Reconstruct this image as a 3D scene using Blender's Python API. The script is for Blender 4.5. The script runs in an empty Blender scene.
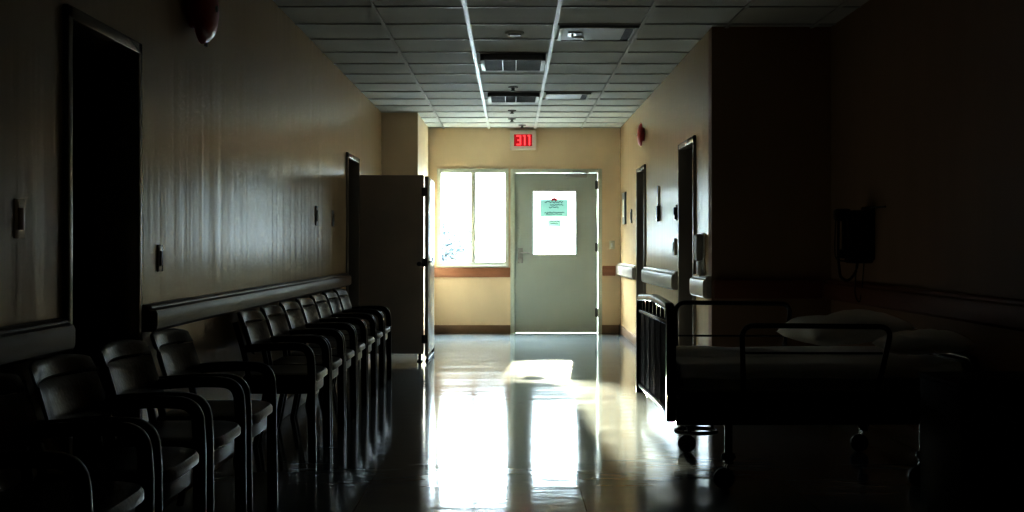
import bpy, bmesh, math, random
from mathutils import Vector, Matrix
random.seed(7)
S = bpy.context.scene
C = S.collection

# ------------------------------------------------------------------ shape helpers
def merge(bm, t):
    vm = {v: bm.verts.new(v.co) for v in t.verts}
    for f in t.faces:
        try: bm.faces.new([vm[v] for v in f.verts])
        except ValueError: pass
    t.free()

def box(bm, x0, x1, y0, y1, z0, z1, bev=0.0, seg=2):
    t = bmesh.new()
    bmesh.ops.create_cube(t, size=1)
    for v in t.verts:
        v.co = Vector(((x0+x1)/2 + v.co.x*(x1-x0), (y0+y1)/2 + v.co.y*(y1-y0), (z0+z1)/2 + v.co.z*(z1-z0)))
    if bev > 0:
        bmesh.ops.bevel(t, geom=t.edges[:], offset=bev, segments=seg, affect='EDGES', profile=0.5)
    merge(bm, t)
    return bm

def B(*a, **k):
    return box(bmesh.new(), *a, **k)

def sweep(bm, path, sec, ref=(0, 0, 1), closed=False):
    """sweep a section (list of (u,v)) along a path; u is along ref x tangent, v along the rest"""
    P = [Vector(p) for p in path]
    n = len(P); rings = []
    ref = Vector(ref)
    for i, p in enumerate(P):
        if closed: t = (P[(i+1) % n] - P[i-1])
        elif i == 0: t = P[1]-P[0]
        elif i == n-1: t = P[-1]-P[-2]
        else: t = (P[i+1]-P[i]).normalized() + (P[i]-P[i-1]).normalized()
        t.normalize()
        r = ref
        if abs(t.dot(r)) > 0.97: r = Vector((1, 0.3, 0)) if abs(t.x) < 0.9 else Vector((0, 1, 0.3))
        u = r.cross(t).normalized(); v = t.cross(u).normalized()
        rings.append([bm.verts.new(p + u*a + v*b) for a, b in sec])
    m = len(sec)
    for i in range(n if closed else n-1):
        A, D = rings[i], rings[(i+1) % n]
        for j in range(m):
            bm.faces.new((A[j], A[(j+1) % m], D[(j+1) % m], D[j]))
    if not closed:
        bm.faces.new(list(reversed(rings[0]))); bm.faces.new(rings[-1])
    return bm

def circ(r, n=10):
    return [(r*math.cos(2*math.pi*k/n), r*math.sin(2*math.pi*k/n)) for k in range(n)]

def rrect(w, h, b):
    out = []
    for cx, cy, a0 in ((w/2-b, h/2-b, 0), (-w/2+b, h/2-b, 90), (-w/2+b, -h/2+b, 180), (w/2-b, -h/2+b, 270)):
        for k in range(4):
            a = math.radians(a0 + 30*k)
            out.append((cx + b*math.cos(a), cy + b*math.sin(a)))
    return out

def tube(bm, path, r, n=10, closed=False, ref=(0, 0, 1)):
    return sweep(bm, path, circ(r, n), ref, closed)

def fillet(pts, r, n=6):
    """round the corners of a polyline"""
    P = [Vector(p) for p in pts]; out = [P[0]]
    for i in range(1, len(P)-1):
        a = (P[i-1]-P[i]); b = (P[i+1]-P[i])
        d = min(r, a.length*0.49, b.length*0.49)
        p0 = P[i] + a.normalized()*d; p2 = P[i] + b.normalized()*d
        for k in range(n+1):
            t = k/n
            out.append(p0*(1-t)**2 + P[i]*2*t*(1-t) + p2*t*t)
    out.append(P[-1])
    return out

def lathe(bm, prof, cen=(0, 0, 0), axis='z', n=28):
    """revolve (radius, height) pairs"""
    def pt(r, h, a):
        c, s = r*math.cos(a), r*math.sin(a)
        v = {'z': (c, s, h), 'x': (h, c, s), 'y': (c, h, s)}[axis]
        return Vector(cen) + Vector(v)
    rings = []
    for r, h in prof:
        if r < 1e-6: rings.append([bm.verts.new(pt(0, h, 0))])
        else: rings.append([bm.verts.new(pt(r, h, 2*math.pi*k/n)) for k in range(n)])
    for A, D in zip(rings, rings[1:]):
        for k in range(n):
            if len(A) == 1 and len(D) == 1: continue
            if len(A) == 1: bm.faces.new((A[0], D[k], D[(k+1) % n]))
            elif len(D) == 1: bm.faces.new((A[k], A[(k+1) % n], D[0]))
            else: bm.faces.new((A[k], A[(k+1) % n], D[(k+1) % n], D[k]))
    return bm

def obj(name, bm, mat, parent=None, loc=None, sub=0, smooth=38):
    bmesh.ops.recalc_face_normals(bm, faces=bm.faces[:])
    me = bpy.data.meshes.new(name)
    bm.to_mesh(me); bm.free()
    for p in me.polygons: p.use_smooth = True
    me.set_sharp_from_angle(angle=math.radians(smooth))
    me.materials.append(mat)
    o = bpy.data.objects.new(name, me)
    C.objects.link(o)
    if parent: o.parent = parent
    if loc: o.location = loc
    if sub:
        m = o.modifiers.new('sub', 'SUBSURF'); m.levels = sub; m.render_levels = sub
    return o

def tag(o, label, cat, group=None):
    o['label'] = label; o['category'] = cat
    if group: o['group'] = group
    return o

def thing(name, label, cat, loc=(0, 0, 0), group=None, rotz=0):
    o = bpy.data.objects.new(name, None); C.objects.link(o)
    o.empty_display_size = 0.1
    o.location = loc; o.rotation_euler = (0, 0, rotz)
    return tag(o, label, cat, group)

def struct(name, bm, mat, parent=None, loc=None, **k):
    o = obj(name, bm, mat, parent, loc, **k)
    if parent is None: o['kind'] = 'structure'
    return o

def dup(root, loc, label):
    r = root.copy(); C.objects.link(r); r.location = loc; r['label'] = label
    for ch in list(root.children):
        c = ch.copy(); C.objects.link(c); c.parent = r
        for g in ch.children:
            d = g.copy(); C.objects.link(d); d.parent = c
    return r

# ------------------------------------------------------------------ materials
def mat(name, col, rough=0.5, metal=0.0, spec=0.5, vary=0.0, vscale=(4, 4, 4), rvary=0.0, bump=0.0, bscale=None, coat=0.0,
        emis=None, estr=0.0, sheen=0.0, col2=None):
    m = bpy.data.materials.new(name); m.use_nodes = True
    nt = m.node_tree; N = nt.nodes; L = nt.links
    p = N['Principled BSDF']
    p.inputs['Base Color'].default_value = (*col, 1)
    p.inputs['Roughness'].default_value = rough
    p.inputs['Metallic'].default_value = metal
    p.inputs['Specular IOR Level'].default_value = spec
    if coat: p.inputs['Coat Weight'].default_value = coat; p.inputs['Coat Roughness'].default_value = 0.15
    if sheen: p.inputs['Sheen Weight'].default_value = sheen
    if emis:
        p.inputs['Emission Color'].default_value = (*emis, 1); p.inputs['Emission Strength'].default_value = estr
    if vary or rvary or bump:
        tc = N.new('ShaderNodeTexCoord'); mp = N.new('ShaderNodeMapping')
        mp.inputs['Scale'].default_value = vscale
        L.new(tc.outputs['Object'], mp.inputs['Vector'])
        no = N.new('ShaderNodeTexNoise'); no.inputs['Scale'].default_value = 1; no.inputs['Detail'].default_value = 5
        L.new(mp.outputs['Vector'], no.inputs['Vector'])
        if vary:
            r = N.new('ShaderNodeValToRGB')
            c2 = col2 or tuple(c*(1-vary) for c in col)
            r.color_ramp.elements[0].position = 0.3; r.color_ramp.elements[1].position = 0.7
            r.color_ramp.elements[0].color = (*c2, 1); r.color_ramp.elements[1].color = (*col, 1)
            L.new(no.outputs['Fac'], r.inputs['Fac']); L.new(r.outputs['Color'], p.inputs['Base Color'])
        if rvary:
            mr = N.new('ShaderNodeMapRange')
            mr.inputs['From Min'].default_value = 0.3; mr.inputs['From Max'].default_value = 0.7
            mr.inputs['To Min'].default_value = rough-rvary; mr.inputs['To Max'].default_value = rough+rvary
            L.new(no.outputs['Fac'], mr.inputs['Value']); L.new(mr.outputs['Result'], p.inputs['Roughness'])
        if bump:
            src = no
            if bscale:
                mp2 = N.new('ShaderNodeMapping'); mp2.inputs['Scale'].default_value = bscale
                L.new(tc.outputs['Object'], mp2.inputs['Vector'])
                src = N.new('ShaderNodeTexNoise'); src.inputs['Scale'].default_value = 1; src.inputs['Detail'].default_value = 3
                L.new(mp2.outputs['Vector'], src.inputs['Vector'])
            b = N.new('ShaderNodeBump'); b.inputs['Strength'].default_value = bump; b.inputs['Distance'].default_value = 0.01
            L.new(src.outputs['Fac'], b.inputs['Height']); L.new(b.outputs['Normal'], p.inputs['Normal'])
    return m

WALL = (0.58, 0.435, 0.265)
m_wall = mat('wall_paint', WALL, 0.245, spec=0.62, vary=0.02, vscale=(1.5, 1.5, 1.2), bump=0.75, bscale=(6, 6, 0.30))
m_alcove = mat('alcove_shade_tan_paint', (0.30, 0.18, 0.11), 0.6, spec=0.12, vary=0.12, vscale=(4, 4, 1))  # darker than the corridor paint: the alcove's shade is put into the colour
m_wall_right = m_wall.copy(); m_wall_right.name = 'right_wall_paint'; m_wall_right.node_tree.nodes['Principled BSDF'].inputs['Specular IOR Level'].default_value = 0.42
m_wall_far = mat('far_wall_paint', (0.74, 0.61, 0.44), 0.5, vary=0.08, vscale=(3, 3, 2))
m_pale = mat('pale_paint', (0.62, 0.60, 0.50), 0.45)
m_sill = mat('window_sill_paint', (0.45, 0.43, 0.36), 0.5, vary=0.05)
m_dark = mat('unlit_room_paint', (0.02, 0.018, 0.015), 0.9, vary=0.2)  # near-black colour stands in for the darkness of unlit spaces
m_brown = mat('brown_vinyl_rail', (0.40, 0.20, 0.12), 0.42, vary=0.25, vscale=(3, 3, 20))
m_rail = mat('side_handrail_vinyl', (0.15, 0.10, 0.078), 0.34, spec=0.3, vary=0.2, vscale=(3, 3, 20))
m_railred = mat('red_brown_alcove_rail', (0.20, 0.075, 0.05), 0.5, spec=0.10, vary=0.2, vscale=(3, 3, 20))
m_rail_grey = mat('grey_handrail_vinyl', (0.42, 0.38, 0.33), 0.3, vary=0.15, vscale=(3, 3, 20))
m_base = mat('brown_baseboard', (0.26, 0.17, 0.11), 0.4, vary=0.2)
m_frame = mat('grey_green_frame_paint', (0.62, 0.65, 0.57), 0.38, vary=0.06)
m_door = mat('grey_green_door_paint', (0.44, 0.48, 0.44), 0.4, vary=0.08, vscale=(1.5, 1.5, 1.5))
m_casing = mat('metal_door_casing', (0.30, 0.26, 0.21), 0.25, metal=0.3)
m_door_brown = mat('dark_brown_door', (0.045, 0.03, 0.022), 0.45, vary=0.3, vscale=(20, 20, 1))
m_panel = mat('grey_painted_panel', (0.34, 0.34, 0.32), 0.45, vary=0.1)
m_steel = mat('brushed_steel', (0.55, 0.55, 0.53), 0.28, metal=1.0, vary=0.1, vscale=(30, 30, 3))
m_dsteel = mat('dark_steel', (0.10, 0.10, 0.10), 0.35, metal=0.8, vary=0.2)
m_black = mat('black_painted_steel', (0.018, 0.018, 0.019), 0.25, metal=0.2, spec=0.8, vary=0.3, vscale=(9, 9, 9))
m_panelblack = mat('black_footboard_panel', (0.012, 0.012, 0.012), 0.6, spec=0.12, vary=0.3)
m_blackmatte = mat('black_rubber', (0.01, 0.01, 0.01), 0.6, vary=0.3)
m_chairframe = mat('black_lacquered_wood', (0.010, 0.009, 0.008), 0.34, spec=0.35, vary=0.4, vscale=(40, 40, 4))
m_leather = mat('black_vinyl_upholstery', (0.020, 0.017, 0.015), 0.34, spec=0.6, vary=0.3, vscale=(14, 14, 14), bump=0.15, bscale=(60, 60, 60))
m_tee = mat('white_ceiling_tee', (0.55, 0.56, 0.54), 0.42, spec=0.4, vary=0.05)
m_tee_thin = mat('grey_ceiling_tee', (0.40, 0.40, 0.38), 0.4, vary=0.1)
m_grille = mat('grey_grille_metal', (0.16, 0.16, 0.15), 0.4, metal=0.4, vary=0.2)
m_white = mat('white_enamel', (0.75, 0.76, 0.74), 0.35, vary=0.05)
m_screen = mat('brown_screen_panel', (0.50, 0.41, 0.33), 0.4, vary=0.2, vscale=(2, 2, 2))
m_screen_lit = mat('lit_white_screen_face', (0.9, 0.91, 0.90), 0.16, spec=0.7, vary=0.03)  # white colour stands in for window light on the leaf's corridor side
m_red = mat('red_enamel', (0.42, 0.022, 0.015), 0.3, vary=0.15)
m_signred = mat('red_display_panel', (0.32, 0.004, 0.015), 0.4, vary=0.05, emis=(1, 0.008, 0.04), estr=0.13)
m_signdigit = mat('glowing_pink_digits', (0.9, 0.2, 0.2), 0.4, vary=0.05, emis=(1, 0.10, 0.12), estr=0.45)
m_signbox = mat('pale_sign_housing', (0.66, 0.62, 0.55), 0.4, vary=0.05)
m_sheet = mat('grey_white_bed_linen', (0.92, 0.91, 0.87), 0.5, vary=0.08, vscale=(6, 6, 6), bump=0.1, bscale=(30, 30, 30), sheen=0.4)
m_mattress = mat('grey_mattress_ticking', (0.40, 0.39, 0.36), 0.7, vary=0.15, vscale=(5, 5, 5))
m_pillow = mat('off_white_pillow_cotton', (0.90, 0.88, 0.83), 0.55, vary=0.1, vscale=(8, 8, 8), bump=0.25, bscale=(18, 18, 18))
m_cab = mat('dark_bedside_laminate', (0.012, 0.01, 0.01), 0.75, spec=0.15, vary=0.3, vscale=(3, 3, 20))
m_ground = mat('pale_outdoor_paving', (0.05, 0.05, 0.048), 0.9, vary=0.1)
m_leaf = mat('pale_hazy_foliage', (0.065, 0.078, 0.08), 0.9, vary=0.3, vscale=(3, 3, 3))
m_bark = mat('pale_bark', (0.16, 0.15, 0.14), 0.9, vary=0.3)
m_ink = mat('dark_green_ink', (0.01, 0.07, 0.05), 0.7, vary=0.2)
m_redink = mat('red_ink', (0.5, 0.03, 0.05), 0.7, vary=0.1)

def glass_mat(name, tint, gl):
    m = bpy.data.materials.new(name); m.use_nodes = True
    nt = m.node_tree; N = nt.nodes; L = nt.links
    N.remove(N['Principled BSDF'])
    tr = N.new('ShaderNodeBsdfTransparent'); tr.inputs['Color'].default_value = (*tint, 1)
    g = N.new('ShaderNodeBsdfGlossy'); g.inputs['Roughness'].default_value = 0.03
    mx = N.new('ShaderNodeMixShader'); mx.inputs[0].default_value = gl
    L.new(tr.outputs[0], mx.inputs[1]); L.new(g.outputs[0], mx.inputs[2])
    L.new(mx.outputs[0], N['Material Output'].inputs['Surface'])
    return m
m_glass = glass_mat('clear_window_glass', (0.95, 0.98, 0.98), 0.05)

def paper_mat(name, col, tcol, w):
    m = bpy.data.materials.new(name); m.use_nodes = True
    nt = m.node_tree; N = nt.nodes; L = nt.links
    N.remove(N['Principled BSDF'])
    d = N.new('ShaderNodeBsdfDiffuse'); d.inputs['Color'].default_value = (*col, 1)
    t = N.new('ShaderNodeBsdfTranslucent'); t.inputs['Color'].default_value = (*tcol, 1)
    mx = N.new('ShaderNodeMixShader'); mx.inputs[0].default_value = w
    L.new(d.outputs[0], mx.inputs[1]); L.new(t.outputs[0], mx.inputs[2])
    L.new(mx.outputs[0], N['Material Output'].inputs['Surface'])
    return m
m_paper = paper_mat('mint_paper', (0.45, 0.75, 0.62), (0.0165, 0.0255, 0.0215), 0.5)

# floor: polished sheet vinyl, long worn streaks, thin welded seams
def floor_mat():
    m = bpy.data.materials.new('polished_vinyl_floor'); m.use_nodes = True
    nt = m.node_tree; N = nt.nodes; L = nt.links; p = N['Principled BSDF']
    tc = N.new('ShaderNodeTexCoord')
    def noise(sc, det=4):
        mp = N.new('ShaderNodeMapping'); mp.inputs['Scale'].default_value = sc
        L.new(tc.outputs['Object'], mp.inputs['Vector'])
        n = N.new('ShaderNodeTexNoise'); n.inputs['Scale'].default_value = 1; n.inputs['Detail'].default_value = det
        L.new(mp.outputs['Vector'], n.inputs['Vector']); return n
    a = noise((1.1, 1.8, 1)); b = noise((0.7, 7.0, 1)); c = noise((3, 10, 1), 2)
    r = N.new('ShaderNodeValToRGB')
    r.color_ramp.elements[0].position = 0.25; r.color_ramp.elements[1].position = 0.75
    r.color_ramp.elements[0].color = (0.15, 0.17, 0.178, 1); r.color_ramp.elements[1].color = (0.225, 0.25, 0.255, 1)
    L.new(a.outputs['Fac'], r.inputs['Fac'])
    br = N.new('ShaderNodeTexBrick'); br.offset = 0
    mp = N.new('ShaderNodeMapping'); mp.inputs['Location'].default_value = (0.68, 0.1, 0)
    L.new(tc.outputs['Object'], mp.inputs['Vector']); L.new(mp.outputs['Vector'], br.inputs['Vector'])
    br.inputs['Scale'].default_value = 1; br.inputs['Brick Width'].default_value = 1.0; br.inputs['Row Height'].default_value = 30
    br.inputs['Mortar Size'].default_value = 0.003
    mix = N.new('ShaderNodeMixRGB'); mix.blend_type = 'MIX'
    mix.inputs['Color2'].default_value = (0.10, 0.105, 0.10, 1)
    L.new(br.outputs['Fac'], mix.inputs['Fac']); L.new(r.outputs['Color'], mix.inputs['Color1'])
    L.new(mix.outputs['Color'], p.inputs['Base Color'])
    mr = N.new('ShaderNodeMapRange')
    mr.inputs['From Min'].default_value = 0.3; mr.inputs['From Max'].default_value = 0.7
    mr.inputs['To Min'].default_value = 0.07; mr.inputs['To Max'].default_value = 0.125
    L.new(b.outputs['Fac'], mr.inputs['Value']); L.new(mr.outputs['Result'], p.inputs['Roughness'])
    bu = N.new('ShaderNodeBump'); bu.inputs['Strength'].default_value = 0.10; bu.inputs['Distance'].default_value = 0.01
    L.new(c.outputs['Fac'], bu.inputs['Height']); L.new(bu.outputs['Normal'], p.inputs['Normal'])
    p.inputs['Specular IOR Level'].default_value = 0.6
    return m
m_floor = floor_mat()

def ceil_mat():
    m = mat('mineral_ceiling_tile', (0.56, 0.57, 0.54), 0.8, spec=0.3, vary=0.14, vscale=(1.64, 1.65, 1), bump=0.25, bscale=(90, 90, 90))
    return m
m_ceil = ceil_mat()

# ------------------------------------------------------------------ camera
H = 2.70; CAM = 1.133; FAR = 15.8
LX, RX, AX = -1.52, 1.423, 2.27      # corridor left wall, right wall, alcove right wall
AY = 8.54                            # alcove back wall
NEAR = -2.5
cam = bpy.data.cameras.new('camera'); co = bpy.data.objects.new('camera', cam); C.objects.link(co)
co.location = (0, 0, CAM); co.rotation_euler = (math.radians(90), 0, 0)
cam.sensor_width = 36; cam.lens = 36*1200/1024
cam.shift_y = -9/1024
cam.clip_start = 0.05; cam.clip_end = 400
S.camera = co

# ------------------------------------------------------------------ setting
T = 0.15
def holes_wall(axis, fixed0, fixed1, a0, a1, holes, z1=H):
    """a wall slab along one axis with rectangular holes (a0,a1,z0,z1)"""
    bm = bmesh.new()
    def put(s, e, lo, hi):
        if e-s < 1e-4 or hi-lo < 1e-4: return
        if axis == 'y': box(bm, fixed0, fixed1, s, e, lo, hi)
        else: box(bm, s, e, fixed0, fixed1, lo, hi)
    cur = a0
    for h in sorted(holes):
        put(cur, h[0], 0, z1); put(h[0], h[1], 0, h[2]); put(h[0], h[1], h[3], z1); cur = h[1]
    put(cur, a1, 0, z1)
    return bm

struct('floor', B(LX-0.2, AX+0.2, NEAR-0.2, FAR+T, -0.12, 0), m_floor)
ceiling = struct('ceiling', B(LX-0.2, AX+0.2, NEAR-0.2, FAR+T, H, H+0.12), m_ceil)
DL1 = (4.07, 4.86, 0, 1.945); DL2 = (10.99, 11.81, 0, 1.99)
struct('wall_left', holes_wall('y', LX-T, LX, NEAR, FAR, [DL1, DL2]), m_wall)
DR1 = (12.76, 13.55, 0, 2.0); DR2 = (9.30, 10.14, 0, 1.985)
struct('wall_right', holes_wall('y', RX, RX+T, AY+T, FAR, [DR1, DR2]), m_wall_right)
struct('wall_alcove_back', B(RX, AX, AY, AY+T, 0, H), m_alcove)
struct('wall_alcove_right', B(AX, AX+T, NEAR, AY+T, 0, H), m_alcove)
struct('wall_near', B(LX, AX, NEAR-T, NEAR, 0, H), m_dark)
WX0, WX1, WZ0, WZ1 = -0.985, -0.045, 0.885, 2.165
DX0, DX1, DZ = 0.035, 1.125, 2.105
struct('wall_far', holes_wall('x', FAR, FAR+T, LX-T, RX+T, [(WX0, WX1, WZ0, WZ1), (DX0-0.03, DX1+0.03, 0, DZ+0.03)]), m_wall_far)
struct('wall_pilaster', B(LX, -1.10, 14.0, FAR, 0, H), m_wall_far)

# ceiling grid: wide bright main tees, thin dark cross tees
g = bmesh.new()
for x in (-0.305, 0.305): box(g, x-0.015, x+0.015, NEAR, FAR, H-0.012, H-0.0005)
obj('main_tee', g, m_tee, ceiling)
g = bmesh.new()
for x in (-1.2, -0.9, 0.915, 1.525, 2.13):
    if x == -1.2: continue
    box(g, x-0.012, x+0.012, NEAR, AY if x > RX else FAR, H-0.011, H-0.0005)
obj('side_tee', g, m_tee_thin, ceiling)
g = bmesh.new()
y = 7.81-0.608*16
while y < FAR:
    if y > NEAR: box(g, LX, AX if y < AY else RX, y-0.008, y+0.008, H-0.009, H-0.0005)
    y += 0.608
obj('cross_tee', g, m_tee_thin, ceiling)

# side doorways: dark room shells behind the two left openings, closed brown leaves on the right
def doorway(n, side, d, depth, leaf_mat, leaf_name, frame_mat):
    y0, y1, _, z1 = d
    s = -1 if side == 'left' else 1
    X = LX if side == 'left' else RX
    fr = bmesh.new(); w = 0.045
    xa, xb = sorted((X - s*0.02, X + s*(T+0.01)))
    box(fr, xa, xb, y0-0.012, y0+w-0.012, 0, z1+0.012, 0.004); box(fr, xa, xb, y1-w+0.012, y1+0.012, 0, z1+0.012, 0.004)
    box(fr, xa, xb, y0-0.012, y1+0.012, z1-w+0.012, z1+0.012, 0.004)
    root = struct(n, fr, frame_mat)
    if leaf_mat is None:
        bx0, bx1 = sorted((X + s*T, X + s*(T+depth)))
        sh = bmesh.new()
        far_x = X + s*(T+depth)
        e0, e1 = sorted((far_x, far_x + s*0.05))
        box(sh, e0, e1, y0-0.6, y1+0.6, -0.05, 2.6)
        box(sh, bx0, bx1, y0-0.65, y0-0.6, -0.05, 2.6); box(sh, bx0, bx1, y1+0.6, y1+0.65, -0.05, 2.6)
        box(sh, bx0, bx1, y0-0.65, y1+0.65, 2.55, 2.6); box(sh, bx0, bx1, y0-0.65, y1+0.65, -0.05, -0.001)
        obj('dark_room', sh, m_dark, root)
    else:
        l0, l1 = sorted((X + s*0.10, X + s*0.14))
        lf = obj('door_leaf', B(l0, l1, y0+0.035, y1-0.035, 0.008, z1-0.035, 0.003), leaf_mat, root)
        k = bmesh.new(); lathe(k, [(0, 0), (0.03, 0), (0.03, -0.008), (0.011, -0.012), (0.011, -0.03), (0.026, -0.04), (0.026, -0.055), (0, -0.06)], (l0, y0+0.11, 1.0), 'x')
        obj('door_knob', k, m_steel, lf)
    return root
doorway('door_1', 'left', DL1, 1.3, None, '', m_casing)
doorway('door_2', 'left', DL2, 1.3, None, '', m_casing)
doorway('door_3', 'right', DR1, 0, m_door_brown, 'door_leaf', m_casing)
doorway('door_4', 'right', DR2, 0, m_door_brown, 'door_leaf', m_casing)

# far window
win = bmesh.new()
f0, f1 = FAR-0.02, FAR+0.10
gx0, gx1, gz0, gz1 = -0.945, -0.08, 0.925, 2.12
box(win, WX0, gx0, f0, f1, WZ0, WZ1, 0.004); box(win, gx1, WX1, f0, f1, WZ0, WZ1, 0.004)
box(win, gx0, gx1, f0, f1, gz1, WZ1, 0.004); box(win, gx0, gx1, f0, f1, WZ0, gz0, 0.004)
box(win, -0.528, -0.489, f0+0.002, f1-0.02, gz0, gz1, 0.004)
window = struct('window_1', win, m_frame)
s = bmesh.new()
for a, b in ((gx0, -0.525), (-0.492, gx1)):
    t = 0.012
    box(s, a, a+t, FAR-0.012, FAR+0.02, gz0, gz1); box(s, b-t, b, FAR-0.012, FAR+0.02, gz0, gz1)
    box(s, a, b, FAR-0.012, FAR+0.02, gz0, gz0+t); box(s, a, b, FAR-0.012, FAR+0.02, gz1-t, gz1)
obj('sash', s, m_pale, window)
obj('window_pane', B(gx0, -0.525, FAR-0.010, FAR-0.005, gz0, gz1), m_glass, window)
obj('window_pane', B(-0.492, gx1, FAR-0.010, FAR-0.005, gz0, gz1), m_glass, window)
obj('window_sill', B(WX0-0.01, WX1+0.005, FAR-0.045, FAR-0.001, WZ0-0.022, WZ0+0.003, 0.006), m_sill, window)

# far door
fr = bmesh.new()
box(fr, DX0-0.055, DX0-0.003, FAR-0.025, FAR+0.11, 0, DZ+0.055, 0.005)
box(fr, DX0-0.02, DX0+0.02, FAR+0.047, FAR+0.11, 0, DZ+0.01); box(fr, DX1+0.006, DX1+0.058, FAR-0.025, FAR+0.11, 0, DZ+0.055, 0.005)
box(fr, DX0-0.008, DX1+0.010, FAR-0.025, FAR+0.11, DZ+0.005, DZ+0.055, 0.005)
door = struct('door_5', fr, m_frame)
GX0, GX1, GZ0, GZ1 = 0.28, 0.838, 1.038, 1.865
lf = holes_wall('x', FAR+0.0, FAR+0.045, DX0, DX1, [(GX0, GX1, GZ0, GZ1)], DZ)
for v in lf.verts:
    if v.co.z < 0.001: v.co.z = 0.007
leaf = obj('door_leaf', lf, m_door, door)
b = bmesh.new()
t = 0.022
box(b, GX0-t, GX0, FAR-0.010, FAR, GZ0-t, GZ1+t, 0.003); box(b, GX1, GX1+t, FAR-0.010, FAR, GZ0-t, GZ1+t, 0.003)
box(b, GX0, GX1, FAR-0.010, FAR, GZ1, GZ1+t, 0.003); box(b, GX0, GX1, FAR-0.010, FAR, GZ0-t, GZ0, 0.003)
obj('glazing_bead', b, m_door, leaf)
obj('door_glass', B(GX0, GX1, FAR+0.002, FAR+0.007, GZ0, GZ1), m_glass, leaf)
h = bmesh.new()
box(h, DX0+0.04, DX0+0.11, FAR-0.006, FAR, 0.92, 1.12, 0.003)
lathe(h, [(0, 0), (0.032, 0), (0.032, -0.010), (0.012, -0.014), (0.012, -0.05), (0, -0.05)], (DX0+0.075, FAR, 1.06), 'y')
tube(h, fillet([(DX0+0.075, FAR-0.05, 1.06), (DX0+0.12, FAR-0.055, 1.06), (DX0+0.195, FAR-0.05, 1.052)], 0.02), 0.010)
obj('lever_handle', h, m_panel, leaf)
h = bmesh.new()
lathe(h, [(0, 0), (0.030, 0), (0.028, -0.014), (0.014, -0.018), (0.014, -0.03), (0, -0.032)], (DX0+0.075, FAR, 0.955), 'y')
box(h, DX0+0.070, DX0+0.080, FAR-0.045, FAR-0.03, 0.932, 0.978, 0.003)
obj('lock_cylinder', h, m_steel, leaf)
for zz in (1.95, 1.13, 0.27):
    k = bmesh.new()
    lathe(k, [(0, 0), (0.012, 0), (0.012, 0.11), (0, 0.11)], (DX1+0.004, FAR-0.008, zz-0.055), 'z', 14)
    box(k, DX1-0.03, DX1, FAR-0.004, FAR+0.002, zz-0.055, zz+0.055)
    obj('hinge', k, m_dsteel, leaf)
k = bmesh.new()
box(k, 0.70, 0.99, FAR-0.062, FAR-0.002, 2.045, 2.095, 0.008)
cl = obj('door_closer', k, m_panel, leaf)
k = bmesh.new()
sweep(k, fillet([(0.95, FAR-0.035, 2.098), (1.0, FAR-0.13, 2.105), (0.80, FAR-0.03, 2.13)], 0.02), rrect(0.022, 0.008, 0.003))
obj('closer_arm', k, m_dsteel, cl)

# rails and skirting
def handrail_y(name, X, s, y0, y1, z0, z1, m, proj=0.06):
    """bumper rail along a side wall; s = +1 projects to +x"""
    hh = z1-z0; sec = [(0, 0), (proj*0.75, 0), (proj*0.95, hh*0.1), (proj, hh*0.25), (proj, hh*0.68), (proj*0.9, hh*0.80), (proj*0.62, hh*0.86), (proj*0.6, hh*0.93), (proj*0.45, hh), (0, hh)]
    bm = bmesh.new(); R = []
    for yy, k in ((y0, 0.6), (y0+0.02, 1), (y1-0.02, 1), (y1, 0.6)):
        R.append([bm.verts.new((X + s*(0.001+a*k), yy, z0+b)) for a, b in sec])
    for A, D in zip(R, R[1:]):
        for j in range(len(sec)): bm.faces.new((A[j], A[(j+1) % len(sec)], D[(j+1) % len(sec)], D[j]))
    bm.faces.new(R[0]); bm.faces.new(R[-1])
    return struct(name, bm, m, smooth=25)
handrail_y('trim_1', LX, 1, 4.92, 10.93, 0.785, 0.895, m_rail)
handrail_y('trim_2', LX, 1, NEAR, 4.03, 0.785, 0.895, m_rail)
handrail_y('trim_3', RX, -1, 8.55, 9.24, 0.765, 0.925, m_rail_grey)
handrail_y('trim_4', RX, -1, 10.24, 12.68, 0.765, 0.925, m_rail_grey)
handrail_y('trim_5', RX, -1, 13.62, 15.79, 0.765, 0.925, m_rail_grey)
handrail_y('trim_6', AX, -1, NEAR, 8.53, 0.765, 0.90, m_railred)
struct('trim_7', B(RX+0.01, AX-0.07, AY-0.05, AY-0.001, 0.765, 0.90, 0.012), m_railred)
struct('trim_8', B(-1.09, DX0-0.06, FAR-0.035, FAR-0.001, 0.735, 0.862, 0.008), m_brown)
struct('trim_9', B(DX1+0.065, RX-0.062, FAR-0.035, FAR-0.001, 0.755, 0.885, 0.008), m_brown)
bb = bmesh.new()
for a, e in ((NEAR, DL1[0]-0.02), (DL1[1]+0.02, DL2[0]-0.02), (DL2[1]+0.02, 14.0)): box(bb, LX, LX+0.014, a, e, 0, 0.11, 0.003)
struct('baseboard_left', bb, m_base)
bb = bmesh.new()
for a, e in ((AY, DR2[0]-0.02), (DR2[1]+0.02, DR1[0]-0.02), (DR1[1]+0.02, FAR)): box(bb, RX-0.014, RX, a, e, 0, 0.11, 0.003)
struct('baseboard_right', bb, m_base)
bb = bmesh.new()
box(bb, -1.10, DX0-0.057, FAR-0.014, FAR, 0, 0.105, 0.003); box(bb, DX1+0.06, RX, FAR-0.014, FAR, 0, 0.105, 0.003)
struct('baseboard_far', bb, m_base)
bb = bmesh.new()
box(bb, RX, AX, AY-0.014, AY, 0, 0.11, 0.003); box(bb, AX-0.014, AX, NEAR, AY, 0, 0.11, 0.003)
struct('baseboard_alcove', bb, m_base)
bb = bmesh.new(); box(bb, -1.10, -1.086, 14.0, FAR, 0, 0.105, 0.003); box(bb, LX, -1.086, 13.986, 14.0, 0, 0.105, 0.003)
struct('baseboard_pilaster', bb, m_base)

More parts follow.
